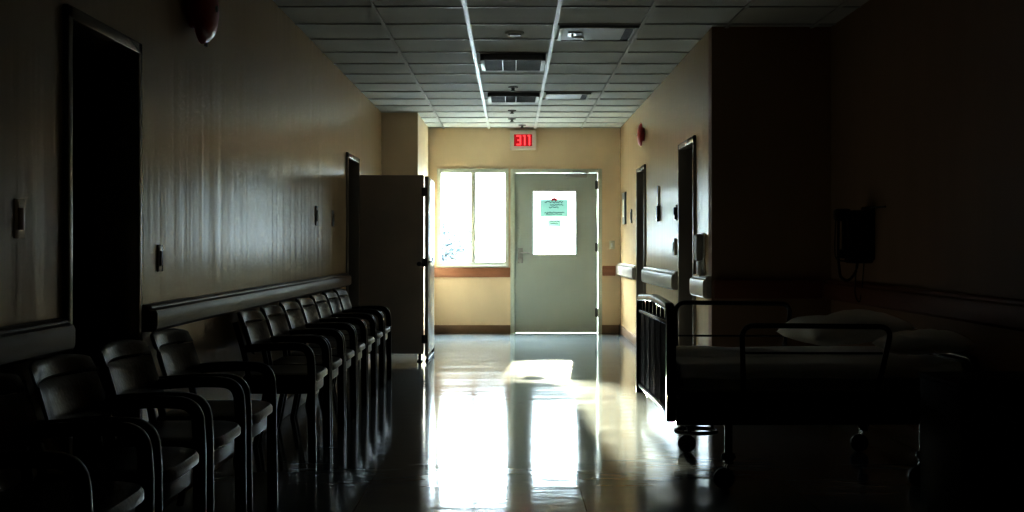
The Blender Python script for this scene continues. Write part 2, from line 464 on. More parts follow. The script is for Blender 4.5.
# ------------------------------------------------------------------ outdoors seen as glare through the glass
struct('ground', B(-40, 40, FAR+T, 90, -0.3, -0.15), m_ground)
def tree(x, y, h, r, label, n):
    t = thing('tree', label, 'tree', (x, y, -0.15))
    tk = bmesh.new()
    rings = [(0.13, 0), (0.09, h*0.4), (0.05, h*0.8)]
    lathe(tk, [(0, 0)]+rings+[(0, h*0.85)], n=12)
    obj('trunk', tk, m_bark, t)
    cr = bmesh.new(); rnd = random.Random(n)
    for i in range(1300):
        a = rnd.uniform(0, 2*math.pi); u = rnd.uniform(-1, 1); rr = r*rnd.uniform(0.35, 1)
        c = Vector((rr*math.cos(a)*math.sqrt(1-u*u), rr*math.sin(a)*math.sqrt(1-u*u), h*0.62 + u*h*0.38*rnd.uniform(.6, 1)))
        q = Matrix.Rotation(rnd.uniform(0, 6.3), 3, Vector((rnd.gauss(0, 1), rnd.gauss(0, 1), rnd.gauss(0, 1))).normalized())
        w = rnd.uniform(.08, .15)
        vs = [cr.verts.new(c + q @ Vector(p)) for p in ((-w, 0, 0), (0, -w*.5, 0), (w*1.2, 0, 0), (0, w*.5, 0))]
        cr.faces.new(vs)
    obj('crown', cr, m_leaf, t)
tree(-3.0, 52, 2.6, 1.5, 'faint hazy leafy tree outside, low in the left window pane', 3)

# ------------------------------------------------------------------ chairs
def make_chair(label):
    t = thing('waiting_chair', label, 'chair', group='black armchairs lined up along the left wall')
    W = 0.27
    # seat: rounded front, thick vinyl pad over a wooden apron
    def seat_loop(ins, z):
        pts = []
        for k in range(15):
            a = math.radians(-90 + 180*k/14)
            ca, sa = math.cos(a), math.sin(a)
            pts.append((0.035 + (0.155-ins)*abs(ca)**0.55, (W-0.022-ins)*math.copysign(abs(sa)**0.5, sa), z))
        pts += [(-0.205+ins, W-0.035-ins, z), (-0.205+ins, -W+0.035+ins, z)]
        return pts
    def loops(levels):
        bm = bmesh.new(); R = [[bm.verts.new(p) for p in seat_loop(i, z)] for i, z in levels]
        n = len(R[0])
        for A, D in zip(R, R[1:]):
            for j in range(n): bm.faces.new((A[j], A[(j+1) % n], D[(j+1) % n], D[j]))
        bm.faces.new(R[0]); bm.faces.new(R[-1])
        return bm
    obj('seat', loops([(0.012, 0.415), (0.0, 0.424), (0.0, 0.445), (0.008, 0.458), (0.03, 0.465), (0.08, 0.462)]), m_leather, t)
    obj('seat_apron', loops([(0.028, 0.355), (0.022, 0.36), (0.022, 0.405), (0.03, 0.4145)]), m_chairframe, t)
    # backrest: curved shell leaning back with a seam across its upper third
    def shell(z0, z1, nm):
        bm = bmesh.new(); G = {}
        NU, NV = 14, 6
        for side in (0, 1):
            for i in range(NU+1):
                for j in range(NV+1):
                    u = -1 + 2*i/NU; v = j/NV
                    zz = z0 + (z1-z0)*v
                    lean = -0.135 - (zz-0.43)*0.32
                    cur = 0.06*u*u
                    edge = max(abs(u)**8*0.9, (abs(2*v-1))**10*0.8)
                    zz = zz - (0.020*u**4*v if z1 > 0.75 else 0)
                    th = 0.016*(1-edge)
                    yy = u*(W-0.012)*(1-0.05*v)
                    G[side, i, j] = bm.verts.new((lean + cur + (th if side else -th*0.7) - 0.02, yy, zz))
        for side in (0, 1):
            for i in range(NU):
                for j in range(NV):
                    bm.faces.new((G[side, i, j], G[side, i+1, j], G[side, i+1, j+1], G[side, i, j+1]))
        for i in range(NU):
            for j in (0, NV): bm.faces.new((G[0, i, j], G[0, i+1, j], G[1, i+1, j], G[1, i, j]))
        for j in range(NV):
            for i in (0, NU): bm.faces.new((G[0, i, j], G[0, i, j+1], G[1, i, j+1], G[1, i, j]))
        return bm
    bk = shell(0.568, 0.716, 'a'); b2 = shell(0.718, 0.785, 'b'); merge(bk, b2)
    obj('backrest', bk, m_leather, t)
    for s_ in (-1, 1):
        y_ = s_*(W-0.017)
        a = bmesh.new()
        sweep(a, fillet([(-0.185, y_, 0.598), (0.0, y_, 0.612), (0.152, y_, 0.605), (0.160, y_, 0.47)], 0.085, 8), rrect(0.042, 0.032, 0.009), (0, 1, 0))
        obj('armrest', a, m_chairframe, t)
        a = bmesh.new()
        sweep(a, [(0.160, y_, 0.4705), (0.160, y_, 0.30), (0.164, y_, 0.0)], rrect(0.042, 0.032, 0.009), (0, 1, 0))
        obj('leg', a, m_chairframe, t)
        a = bmesh.new()
        yr = s_*(W-0.03)
        sweep(a, fillet([(-0.242, yr, 0.0), (-0.165, yr, 0.40), (-0.195, yr, 0.57), (-0.245, yr, 0.735)], 0.08, 5), rrect(0.028, 0.024, 0.006), (0, 1, 0))
        obj('leg', a, m_chairframe, t)
    return t
near_y = [2.94, 3.53, 4.14, 4.75, 6.30, 6.875, 7.45, 8.025, 8.60, 9.175, 9.76]
CL = ['black waiting chair nearest the camera, cut off by the left edge',
      'second black waiting chair from the camera, standing before the dark doorway',
      'third black waiting chair from the camera, at the right jamb of the dark doorway',
      'fourth black waiting chair from the camera, last one before the gap in the row',
      'fifth black waiting chair from the camera, first one beyond the gap',
      'sixth black waiting chair from the camera, second beyond the gap',
      'seventh black waiting chair from the camera, middle of the seven beyond the gap but one',
      'fourth black waiting chair counting from the folding screen end',
      'third black waiting chair counting from the folding screen end',
      'second to last black waiting chair, beside the one nearest the folding screen',
      'last black waiting chair in the row, nearest the folding screen']
CL[6] = 'seventh black waiting chair from the camera, third beyond the gap'
chair0 = make_chair(CL[0])
for i, y in enumerate(near_y):
    loc = (-1.215, y+0.27, 0)
    if i == 0: chair0.location = loc
    else: dup(chair0, loc, CL[i])

# ------------------------------------------------------------------ folding screen
scr = thing('folding_screen', 'tall dark brown two-leaf folding screen beside the far end of the chairs', 'folding screen', (-0.865, 11.9, 0))
px0 = LX+0.006+0.865
p1 = obj('screen_leaf', B(px0, -0.012, -0.014, 0.014, 0.075, 1.845, 0.004), m_screen, scr)
k = bmesh.new(); lathe(k, [(0, 0), (0.024, 0), (0.022, -0.006), (0.009, -0.01), (0.009, -0.024), (0.022, -0.032), (0.02, -0.046), (0, -0.05)], (-0.055, -0.014, 0.965), 'y', 20)
obj('knob', k, m_dsteel, p1)
for xf in (px0+0.05, -0.05):
    k = bmesh.new(); box(k, xf-0.014, xf+0.014, -0.012, 0.012, 0.012, 0.078, 0.002); box(k, xf-0.025, xf+0.025, -0.05, 0.05, 0.0, 0.014, 0.004)
    obj('foot', k, m_black, p1)
p2 = obj('screen_leaf', B(0.002, 0.030, -0.005, 0.93, 0.055, 1.835, 0.003), m_screen, scr)
obj('lit_white_facing', B(0.0305, 0.034, 0.012, 0.93, 0.06, 1.83, 0.001), m_screen_lit, p2)
k = bmesh.new(); tube(k, fillet([(0.034, 0.06, 0.985), (0.07, 0.06, 0.985), (0.07, 0.06, 1.03)], 0.015), 0.007)
obj('pull_handle', k, m_dsteel, p2)
k = bmesh.new()
sweep(k, fillet([(0.022, 0.0, 0.03), (0.022, 0.0, 0.008), (0.022, 0.9, 0.008), (0.022, 0.925, 0.08)], 0.05), rrect(0.03, 0.014, 0.004))
box(k, 0.014, 0.028, 0.05, 0.075, 0.01, 0.056); box(k, 0.014, 0.028, 0.85, 0.88, 0.01, 0.056)
obj('foot', k, m_blackmatte, p2)
for zz in (1.68, 0.98, 0.22):
    k = bmesh.new(); box(k, -0.03, 0.024, -0.018, -0.013, zz-0.04, zz+0.04, 0.002)
    lathe(k, [(0, -0.042), (0.009, -0.042), (0.009, 0.042), (0, 0.042)], (-0.001, -0.017, zz), 'z', 12)
    obj('hinge', k, m_dsteel, scr)

# ------------------------------------------------------------------ number sign on the far wall
sg = thing('number_sign', 'lit red number sign reading 311 above the far door', 'sign', (0.145, FAR, 2.405))
box_ = bmesh.new()
box(box_, -0.172, 0.172, -0.075, -0.0005, 0, 0.262, 0.012)
obj('sign_housing', box_, m_signbox, sg)
obj('display_panel', B(-0.118, 0.118, -0.079, -0.074, 0.050, 0.204, 0.002), m_signred, sg)
def strokes(cx, segs):
    bm = bmesh.new()
    w, hh, t = 0.027, 0.056, 0.011; cz = 0.127
    D = {'t': (-w, w, hh-t, hh+t), 'm': (-w*0.5, w, -t, t), 'b': (-w, w, -hh-t, -hh+t),
         'r': (w-t, w+t, -hh-t, hh+t), 'l': (-w-t*0.3, -w+t*1.5, hh*0.35, hh), 'L': (-w-t*0.3, -w+t*1.5, -hh, -hh*0.35), 'c': (-t, t, -hh-t, hh+t), 'f': (-w*0.95, 0, hh-t*0.6, hh+t)}
    for q in segs:
        a, b, c, d = D[q]; box(bm, cx+a, cx+b, -0.083, -0.0785, cz+c, cz+d, 0.001)
    return bm
obj('digit', strokes(-0.062, 'tmbr'), m_signdigit, sg)
obj('digit', strokes(0.022, 'cf'), m_signdigit, sg)
obj('digit', strokes(0.084, 'cf'), m_signdigit, sg)

# paper notices taped inside the door glass
def sheet_quad(x0, x1, y, z0, z1):
    bm = bmesh.new()
    bm.faces.new([bm.verts.new(p) for p in ((x0, y, z0), (x1, y, z0), (x1, y, z1), (x0, y, z1))])
    return bm
def notice(x0, x1, z0, z1, label, lines, emblem):
    cx = (x0+x1)/2
    t = obj('paper_notice', sheet_quad(x0-cx, x1-cx, 0.006, 0, z1-z0), m_paper, None, (cx, FAR-0.0055, z0))
    tag(t, label, 'notice')
    rnd = random.Random(int(x0*1000))
    bm = bmesh.new()
    for (lx0, lx1, lz, amp) in lines:
        pts = []; x = lx0
        while x < lx1:
            pts.append((x-cx, 0.0045, lz-z0 + rnd.uniform(-amp, amp))); x += rnd.uniform(0.006, 0.014)
        tube(bm, pts, 0.0042, 5)
    obj('handwriting', bm, m_ink, t)
    if emblem:
        bm = bmesh.new()
        for dx in (-0.022, 0.0, 0.022): lathe(bm, [(0, 0), (0.017, 0.0), (0.017, -0.003), (0, -0.003)], (0.0+dx, 0.0055, z1-z0+0.002+(0.008 if dx == 0 else 0)), 'y', 12)
        obj('red_emblem', bm, m_redink, t)
notice(0.375, 0.735, 1.53, 1.755, 'larger mint green paper notice with handwriting taped to the door glass',
       [(0.43, 0.68, 1.725, 0.014), (0.50, 0.68, 1.69, 0.012), (0.49, 0.62, 1.655, 0.010), (0.43, 0.69, 1.585, 0.008), (0.45, 0.67, 1.565, 0.004)], True)
notice(0.47, 0.645, 1.40, 1.49, 'small mint green slip of paper below the larger notice on the door',
       [(0.49, 0.62, 1.465, 0.005), (0.50, 0.61, 1.44, 0.005)], False)

# ------------------------------------------------------------------ ceiling fixtures
def vent(y0, y1, x0, x1, drop, label, cat='ceiling vent'):
    cx, cy = (x0+x1)/2, (y0+y1)/2
    t = thing('ceiling_vent', label, 'vent', (cx, cy, H-0.0125), 'return air grilles in the ceiling')
    a, e = x0-cx, x1-cx; p, q = y0-cy, y1-cy
    f = bmesh.new(); z0, z1 = -drop, -0.0005
    box(f, a, a+0.03, p, q, z0, z1, 0.004); box(f, e-0.03, e, p, q, z0, z1, 0.004)
    box(f, a, e, p, p+0.02, z0, z1, 0.004); box(f, a, e, q-0.02, q, z0, z1, 0.004)
    fo = obj('vent_frame', f, m_grille, t)
    for xa in (a-0.002, e-0.033):
        obj('end_strip', B(xa, xa+0.035, p+0.02, q-0.02, z0-0.004, z0+0.004, 0.003), m_tee, fo)
    s_ = bmesh.new()
    n = 9
    for i in range(n):
        yy = p+0.045 + (q-p-0.09)*i/(n-1)
        box(s_, a+0.031, e-0.031, yy-0.004, yy+0.004, z0+0.006, z1-0.01)
    obj('slats', s_, m_grille, t)
    for xd in (a+(e-a)*0.34, a+(e-a)*0.55):
        obj('divider', B(xd-0.004, xd+0.004, p+0.021, q-0.021, z0, z1-0.01), m_white, t)
    obj('backing', B(a+0.03, e-0.03, p+0.02, q-0.02, z1-0.008, z1), m_blackmatte, t)
    return t
vent(9.66, 10.25, -0.255, 0.27, 0.05, 'nearer grey ceiling return grille between the two bright ceiling tees')
vent(12.10, 12.62, -0.245, 0.275, 0.035, 'farther grey ceiling return grille between the two bright ceiling tees')

def hatch(y0, y1, x0, x1, label):
    cx, cy = (x0+x1)/2, (y0+y1)/2
    t = thing('access_hatch', label, 'ceiling panel', (cx, cy, H-0.0125), 'flush metal ceiling panels')
    a, e, p, q = x0-cx, x1-cx, y0-cy, y1-cy
    f = bmesh.new(); w = 0.03
    box(f, a, a+w, p, q, -0.014, -0.0005, 0.003); box(f, e-w, e, p, q, -0.014, -0.0005, 0.003)
    box(f, a, e, p, p+0.02, -0.014, -0.0005, 0.003); box(f, a, e, q-0.02, q, -0.014, -0.0005, 0.003)
    obj('panel_frame', f, m_panel, t)
    obj('panel_cover', B(a+w, e-w-0.06, p+0.02, q-0.02, -0.009, -0.0005), m_panel, t)
    obj('dark_slot', B(e-w-0.06, e-w, p+0.02, q-0.02, -0.005, -0.0005), m_blackmatte, t)
    return t, a, p
t, a, p = hatch(8.44, 9.0, 0.335, 0.895, 'nearer metal ceiling panel with a hooked latch, right of the bright tees')
k = bmesh.new()
box(k, a+0.07, a+0.17, p+0.18, p+0.34, -0.02, -0.009, 0.004)
tube(k, fillet([(a+0.10, p+0.22, -0.02), (a+0.10, p+0.20, -0.045), (a+0.17, p+0.20, -0.045), (a+0.185, p+0.30, -0.045), (a+0.18, p+0.34, -0.02)], 0.02), 0.008)
obj('latch', k, m_steel, t)
hatch(12.10, 12.56, 0.345, 0.80, 'farther metal ceiling panel, right of the farther return grille')

t = thing('smoke_detector', 'round ringed ceiling detector in front of the nearer return grille', 'smoke detector', (0.02, 8.76, H))
k = bmesh.new(); lathe(k, [(0, 0), (0.068, 0), (0.07, -0.012), (0.058, -0.02), (0.052, -0.014), (0, -0.014)], n=32); obj('detector_ring', k, m_tee, t)
k = bmesh.new(); lathe(k, [(0, -0.0142), (0.05, -0.0145), (0.044, -0.024), (0.015, -0.03), (0, -0.03)], n=28); obj('detector_body', k, m_grille, t)
def sprinkler(x, y, label):
    t = thing('sprinkler', label, 'sprinkler', (x, y, H), 'small round ceiling fittings by the far door')
    k = bmesh.new(); lathe(k, [(0, 0), (0.05, 0), (0.045, -0.01), (0.018, -0.014), (0.012, -0.035), (0, -0.035)], n=22); obj('escutcheon', k, m_grille, t)
    k = bmesh.new(); lathe(k, [(0, -0.036), (0.026, -0.036), (0.026, -0.04), (0, -0.042)], n=16); obj('deflector', k, m_dsteel, t)
sprinkler(0.01, 11.75, 'small ceiling sprinkler between the nearer and farther return grilles')
sprinkler(0.0, 13.75, 'small ceiling sprinkler just beyond the farther return grille')
sprinkler(0.0, 14.65, 'second small ceiling sprinkler beyond the farther return grille')
sprinkler(0.13, 15.4, 'small ceiling sprinkler directly above the red number sign')

# ------------------------------------------------------------------ wall fittings
def bell(X, s, y, z, r, d, label):
    t = thing('alarm_bell', label, 'alarm bell', (X, y, z), 'red wall alarm bells')
    k = bmesh.new(); lathe(k, [(0, 0), (r*0.55, 0), (r*0.55, s*d*0.45), (0, s*d*0.45)], axis='x'); obj('back_box', k, m_red, t)
    k = bmesh.new(); lathe(k, [(r*0.5, s*d*0.40), (r, s*d*0.40), (r*0.98, s*d*0.55), (r*0.80, s*d*0.82), (r*0.45, s*d*0.97), (0, s*d)], axis='x'); g_ = obj('gong', k, m_red, t)
    k = bmesh.new(); lathe(k, [(0, s*d), (r*0.10, s*d), (r*0.08, s*(d+0.008)), (0, s*(d+0.01))], axis='x', n=12); obj('bolt', k, m_steel, g_)
    return t
bt = bell(LX, 1, 5.68, 2.26, 0.165, 0.12, 'dark red alarm bell high on the left wall beside the near doorway')
k = bmesh.new(); lathe(k, [(0, 0.065), (0.009, 0.065), (0.009, 0.08), (0, 0.082)], (0, 0, -0.17), 'x', 10)
obj('striker', k, m_steel, bt)
bell(RX, -1, 12.95, 2.345, 0.125, 0.07, 'bright red alarm bell high on the right wall above a doorway')

def plate(name, X, s, y, z, w, hh, d, label, cat, m, extra=None, em=None, group=None):
    xa, xb = sorted((0.0005*s, s*d))
    t = thing(name, label, cat, (X, y, z), group)
    f = obj('cover_plate', B(xa, xb, -w/2, w/2, -hh/2, hh/2, min(0.004, d*0.3)), m, t)
    xc, xd = sorted((s*d, s*(d+0.006)))
    obj(extra or 'rocker', B(xc, xd, -w*0.22, w*0.22, -hh*0.28, hh*0.28, 0.002), em or m_dsteel, t)
    return t
plate('light_switch', LX, 1, 5.17, 1.085, 0.07, 0.115, 0.007, 'small dark light switch on the left wall, right of the near doorway', 'light switch', m_casing)
plate('card_reader', LX, 1, 9.30, 1.375, 0.10, 0.15, 0.008, 'narrow dark wall reader on left wall, farther from the screen', 'wall reader', m_grille, 'key_slot', m_black, 'dark wall readers on the left wall')
plate('card_reader', LX, 1, 10.16, 1.375, 0.09, 0.135, 0.008, 'narrow dark wall reader on left wall, nearer the folding screen', 'wall reader', m_grille, 'key_slot', m_black, 'dark wall readers on the left wall')
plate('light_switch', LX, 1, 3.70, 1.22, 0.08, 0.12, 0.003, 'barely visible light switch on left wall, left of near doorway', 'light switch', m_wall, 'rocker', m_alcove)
# right wall
plate('notice_board', RX, -1, 15.1, 1.62, 0.34, 0.40, 0.02, 'narrow framed board on the right wall nearest the far door', 'notice board', m_grille, 'insert', m_pale)
plate('light_switch', RX, -1, 14.25, 1.50, 0.08, 0.16, 0.015, 'small grey switch on right wall beyond the farther doorway', 'light switch', m_grille)
t = thing('wall_thermometer', 'tall thin pale strip with dark lower half on the right wall between doorways', 'wall gauge', (RX, 11.6, 1.55))
obj('pale_strip', B(-0.016, -0.0005, -0.03, 0.03, -0.02, 0.17, 0.003), m_white, t)
obj('dark_strip', B(-0.028, -0.0005, -0.045, 0.045, -0.17, -0.021, 0.004), m_black, t)
t = thing('wall_bracket', 'dark hooked bracket on the right wall just beyond the nearer doorway', 'bracket', (RX, 10.32, 1.42))
obj('mounting_plate', B(-0.014, -0.0005, -0.03, 0.03, -0.06, 0.075, 0.003), m_black, t)
k = bmesh.new(); box(k, -0.034, -0.013, -0.02, 0.02, -0.01, 0.055, 0.006); box(k, -0.026, -0.013, -0.012, 0.012, -0.05, -0.005, 0.004); obj('hook', k, m_black, t)
plate('light_switch', RX, -1, 10.42, 1.135, 0.08, 0.145, 0.02, 'pale switch plate on the right wall under the hooked bracket', 'light switch', m_steel, 'rocker', m_grille)
t = thing('hand_sanitizer', 'pale wall dispenser with dark front between nearer doorway and corner', 'dispenser', (RX, 8.93, 1.07))
obj('back_plate', B(-0.012, -0.0005, -0.085, 0.085, -0.17, 0.165, 0.004), m_white, t)
obj('dispenser_body', B(-0.060, -0.0125, -0.07, 0.07, -0.04, 0.158, 0.014), m_panel, t)
k = bmesh.new(); box(k, -0.045, -0.0125, -0.05, 0.05, -0.15, -0.041, 0.01); obj('push_bar', k, m_white, t)
t = thing('light_switch', 'small pale switch on the far wall right of the door', 'light switch', (1.315, FAR, 1.16))
obj('cover_plate', B(-0.035, 0.035, -0.008, -0.0005, -0.055, 0.055, 0.003), m_pale, t)
obj('rocker', B(-0.012, 0.012, -0.014, -0.008, -0.028, 0.028, 0.002), m_white, t)

# wall telephone in the alcove
ph = thing('wall_telephone', 'black wall telephone with a looping cord above the bed', 'telephone', (AX, 7.60, 1.03))
k = bmesh.new(); box(k, -0.145, -0.001, -0.09, 0.09, 0.0, 0.335, 0.02, 3); box(k, -0.03, -0.0005, -0.11, 0.11, 0.02, 0.36, 0.01)
obj('telephone_body', k, m_black, ph)
k = bmesh.new()
tube(k, [(-0.172, -0.02, z) for z in (0.06, 0.12, 0.2, 0.28)], 0.016, 12, ref=(0, 1, 0))
lathe(k, [(0, 0), (0.028, 0.002), (0.033, 0.03), (0.026, 0.06), (0, 0.066)], (-0.195, -0.02, 0.265), 'z', 18)
lathe(k, [(0, 0), (0.025, 0.004), (0.03, 0.03), (0.022, 0.055), (0, 0.06)], (-0.185, -0.02, 0.03), 'z', 18)
obj('handset', k, m_blackmatte, ph)
k = bmesh.new(); box(k, -0.235, -0.13, -0.05, 0.02, 0.268, 0.345, 0.02, 3)
obj('cradle', k, m_blackmatte, ph)
k = bmesh.new()
tube(k, fillet([(-0.21, -0.03, 0.30), (-0.215, -0.03, 0.05), (-0.20, -0.03, -0.09), (-0.15, -0.03, -0.115), (-0.10, -0.03, -0.06), (-0.09, -0.03, 0.01)], 0.09, 8), 0.009, 8)
tube(k, fillet([(-0.232, -0.05, 0.30), (-0.24, -0.05, 0.10), (-0.235, -0.05, 0.02), (-0.14, -0.05, 0.01)], 0.04, 6), 0.005, 8)
obj('cord', k, m_blackmatte, ph)
k = bmesh.new(); tube(k, fillet([(-0.09, 0.0, -0.01), (-0.10, 0.0, -0.2), (-0.07, 0.0, -0.26), (-0.055, 0.0, -0.18), (-0.04, 0.0, 0.01)], 0.05, 6), 0.004, 8)
obj('thin_cable', k, m_blackmatte, ph)
k = bmesh.new(); tube(k, fillet([(-0.06, -0.085, 0.28), (-0.06, -0.16, 0.345), (-0.002, -0.32, 0.348)], 0.05), 0.006, 8)
obj('bracket_arm', k, m_black, ph)

# ------------------------------------------------------------------ hospital bed
BX, BY, rot = 0.745, 5.62, math.radians(1.2)
bed = thing('hospital_bed', 'black steel hospital bed with spindled footboard standing in the right alcove', 'bed', (BX, BY, 0), rotz=rot)
BL, BW = 1.43, 1.12        # local x along the bed, local y across
# footboard
fz0, fz1 = 0.318, 0.868
fb = bmesh.new()
sweep(fb, fillet([(0, 0, fz0), (0, 0, fz1-0.018), (0, BW/2, fz1+0.004), (0, BW, fz1-0.018), (0, BW, fz0)], 0.075, 8), rrect(0.038, 0.045, 0.012), (1, 0, 0))
foot = obj('footboard', fb, m_black, bed)
obj('footboard_panel', B(-0.010, 0.010, 0.020, BW-0.020, fz0+0.05, 0.77, 0.002), m_panelblack, foot)
fr = bmesh.new(); box(fr, -0.016, 0.016, 0.02, BW-0.02, 0.765, 0.788, 0.006)
obj('middle_bar', fr, m_black, foot)
fr = bmesh.new(); box(fr, -0.016, 0.016, 0.02, BW-0.02, fz0+0.03, fz0+0.055, 0.006)
obj('bottom_bar', fr, m_dsteel, foot)
for i in range(7):
    yy = BW*(i+1)/8
    k = bmesh.new(); box(k, -0.008, 0.008, yy-0.013, yy+0.013, 0.785, 0.858, 0.004)
    obj('spindle', k, m_black, foot)
for i in range(6):
    yy = 0.08 + (BW-0.16)*i/5
    obj('plank_batten', B(-0.014, -0.009, yy-0.004, yy+0.004, fz0+0.056, 0.765, 0.001), m_panelblack, foot)
# headboard, low, against the wall
hb = bmesh.new()
sweep(hb, fillet([(BL+0.02, 0.03, 0.30), (BL+0.02, 0.03, 0.60), (BL+0.02, BW-0.03, 0.60), (BL+0.02, BW-0.03, 0.30)], 0.06, 6), rrect(0.034, 0.04, 0.01), (1, 0, 0))
hd = obj('headboard', hb, m_black, bed)
obj('headboard_panel', B(BL+0.012, BL+0.028, 0.05, BW-0.05, 0.36, 0.59, 0.002), m_black, hd)
# frame
fr = bmesh.new()
box(fr, 0.03, BL, 0.03, 0.075, 0.292, 0.42, 0.008); box(fr, 0.03, BL, BW-0.075, BW-0.03, 0.292, 0.42, 0.008)
for xx in (0.03, 0.38, 0.74, 1.1, BL-0.05): box(fr, xx, xx+0.045, 0.07, BW-0.07, 0.33, 0.40, 0.005)
box(fr, 0.05, BL-0.02, 0.05, BW-0.05, 0.42, 0.437, 0.004)
obj('bed_frame', fr, m_black, bed)
# mattress (rounded)
mt = bmesh.new(); box(mt, 0.035, BL-0.005, 0.05, BW-0.05, 0.438, 0.568, 0.035, 4)
matt = obj('mattress', mt, m_mattress, bed)
k = bmesh.new()
for zz in (0.462, 0.545):
    tube(k, fillet([(0.05, 0.049, zz), (BL-0.02, 0.049, zz), (BL-0.02, BW-0.049, zz), (0.05, BW-0.049, zz), (0.034, BW-0.07, zz), (0.034, 0.07, zz)], 0.03, 4), 0.005, 6, closed=True)
obj('piping', k, m_mattress, matt)
# legs and casters
def leg(lx, ly, ring):
    k = bmesh.new()
    tube(k, [(lx, ly, 0.34), (lx, ly, 0.14)], 0.019, 14, ref=(1, 0, 0))
    lathe(k, [(0, 0.165), (0.03, 0.165), (0.034, 0.155), (0.034, 0.145), (0.022, 0.13), (0, 0.13)], (lx, ly, 0), 'z', 18)
    l = obj('leg', k, m_black, bed)
    c = bmesh.new()
    lathe(c, [(0, -0.016), (0.036, -0.016), (0.049, -0.012), (0.05, 0), (0.049, 0.012), (0.036, 0.016), (0, 0.016)], (lx-0.022, ly, 0.05), 'y', 26)
    obj('caster_wheel', c, m_blackmatte, l)
    c = bmesh.new()
    for d in (-0.022, 0.022):
        sweep(c, fillet([(lx-0.022, ly+d, 0.045), (lx-0.015, ly+d, 0.10), (lx, ly+d*0.7, 0.128)], 0.02), rrect(0.004, 0.026, 0.0015), (0, 1, 0))
    box(c, lx-0.022, lx+0.02, ly-0.024, ly+0.024, 0.118, 0.132, 0.004)
    obj('caster_fork', c, m_black, l)
    if ring:
        c = bmesh.new()
        for zz, tl in ((0.205, 0.0), (0.118, 0.0)):
            pts = [(lx+0.03+0.115*math.cos(a), ly+0.10*math.sin(a), zz + tl*math.cos(a)) for a in [2*math.pi*i/28 for i in range(28)]]
            sweep(c, pts, rrect(0.012, 0.020, 0.003), (0, 0, 1), True)
        for a in (0.5, 2.2, 3.9, 5.4):
            tube(c, [(lx+0.03+0.115*math.cos(a), ly+0.10*math.sin(a), 0.118), (lx+0.03+0.115*math.cos(a), ly+0.10*math.sin(a), 0.205)], 0.006, 8, ref=(1, 0, 0))
        tube(c, [(lx-0.08, ly, 0.205), (lx+0.14, ly, 0.205)], 0.007, 8)
        obj('brake_ring', c, m_black, l)
leg(0.27, 0.0, False); leg(0.262, 1.00, True); leg(1.20, 0.03, False); leg(1.22, 1.00, False)
# side rails
def rail(ly, x0, x1, zt, lean):
    k = bmesh.new()
    tube(k, fillet([(x0+0.01, ly, 0.36), (x0, ly, zt), (x1, ly, zt-0.008), (x1-lean, ly, 0.36)], 0.065, 8), 0.0125, 12, ref=(0, 1, 0))
    r = obj('side_rail', k, m_black, bed)
    k = bmesh.new(); tube(k, [(x0+0.012, ly, 0.635), (x1-lean*0.5, ly, 0.632)], 0.0055, 8, ref=(0, 1, 0))
    obj('lower_bar', k, m_black, r)
rail(0.008, 0.335, 1.045, 0.765, 0.09)
rail(BW-0.008, 0.195, 0.85, 0.822, 0.075)

# linen
def bedsheet():
    bm = bmesh.new(); NU, NV = 90, 64
    from mathutils import noise as nz
    x0, x1 = 0.05, BL-0.04
    prof = []        # across the bed: hang, over the edge, top, over, hang
    y0, y1, zt = 0.040, BW-0.040, 0.574
    for j in range(NV+1):
        v = j/NV
        if v < 0.10: prof.append((y0-0.004, zt-0.05 + 0.05*(v/0.10)*0.8 ))
        elif v > 0.90: prof.append((y1+0.004, zt-0.05 + 0.05*((1-v)/0.10)*0.8))
        else:
            w = (v-0.10)/0.80; yy = y0 + (y1-y0)*w
            e = min(w, 1-w)
            prof.append((yy, zt - 0.010*math.exp(-e*40)))
    G = []
    for i in range(NU+1):
        u = i/NU; row = []
        for j, (yy, zz) in enumerate(prof):
            x = x0 + (x1-x0)*u
            n = nz.noise(Vector((x*3, yy*7, 1.3))) + 0.5*nz.noise(Vector((x*6, yy*16, 4.1)))
            top = 1 if 0.1 < j/NV < 0.9 else 0
            crease = 0.034*math.exp(-((yy-0.36-0.10*math.sin(x*2.1+0.4))/0.022)**2) + 0.028*math.exp(-((yy-0.66+0.12*math.sin(x*2.6))/0.03)**2)
            hang = -0.012*(1-top)*(1+nz.noise(Vector((x*5, 2, 0))))
            row.append(bm.verts.new((x, yy + (0.004*nz.noise(Vector((x*9, 0, 7))) if not top else 0), zz + top*(0.006 + (0.008*n + crease)*(1 if x < 0.55 else max(0.15, 1-(x-0.55)/0.3))) + hang)))
        G.append(row)
    for i in range(NU):
        for j in range(NV): bm.faces.new((G[i][j], G[i+1][j], G[i+1][j+1], G[i][j+1]))
    o = obj('bed_sheet', bm, m_sheet, None, (BX, BY, 0), smooth=180)
    o.rotation_euler = (0, 0, rot)
    m = o.modifiers.new('thick', 'SOLIDIFY'); m.thickness = 0.004; m.offset = 1
    return tag(o, 'rumpled grey-white sheet spread over the hospital bed mattress', 'bed sheet')
bedsheet()

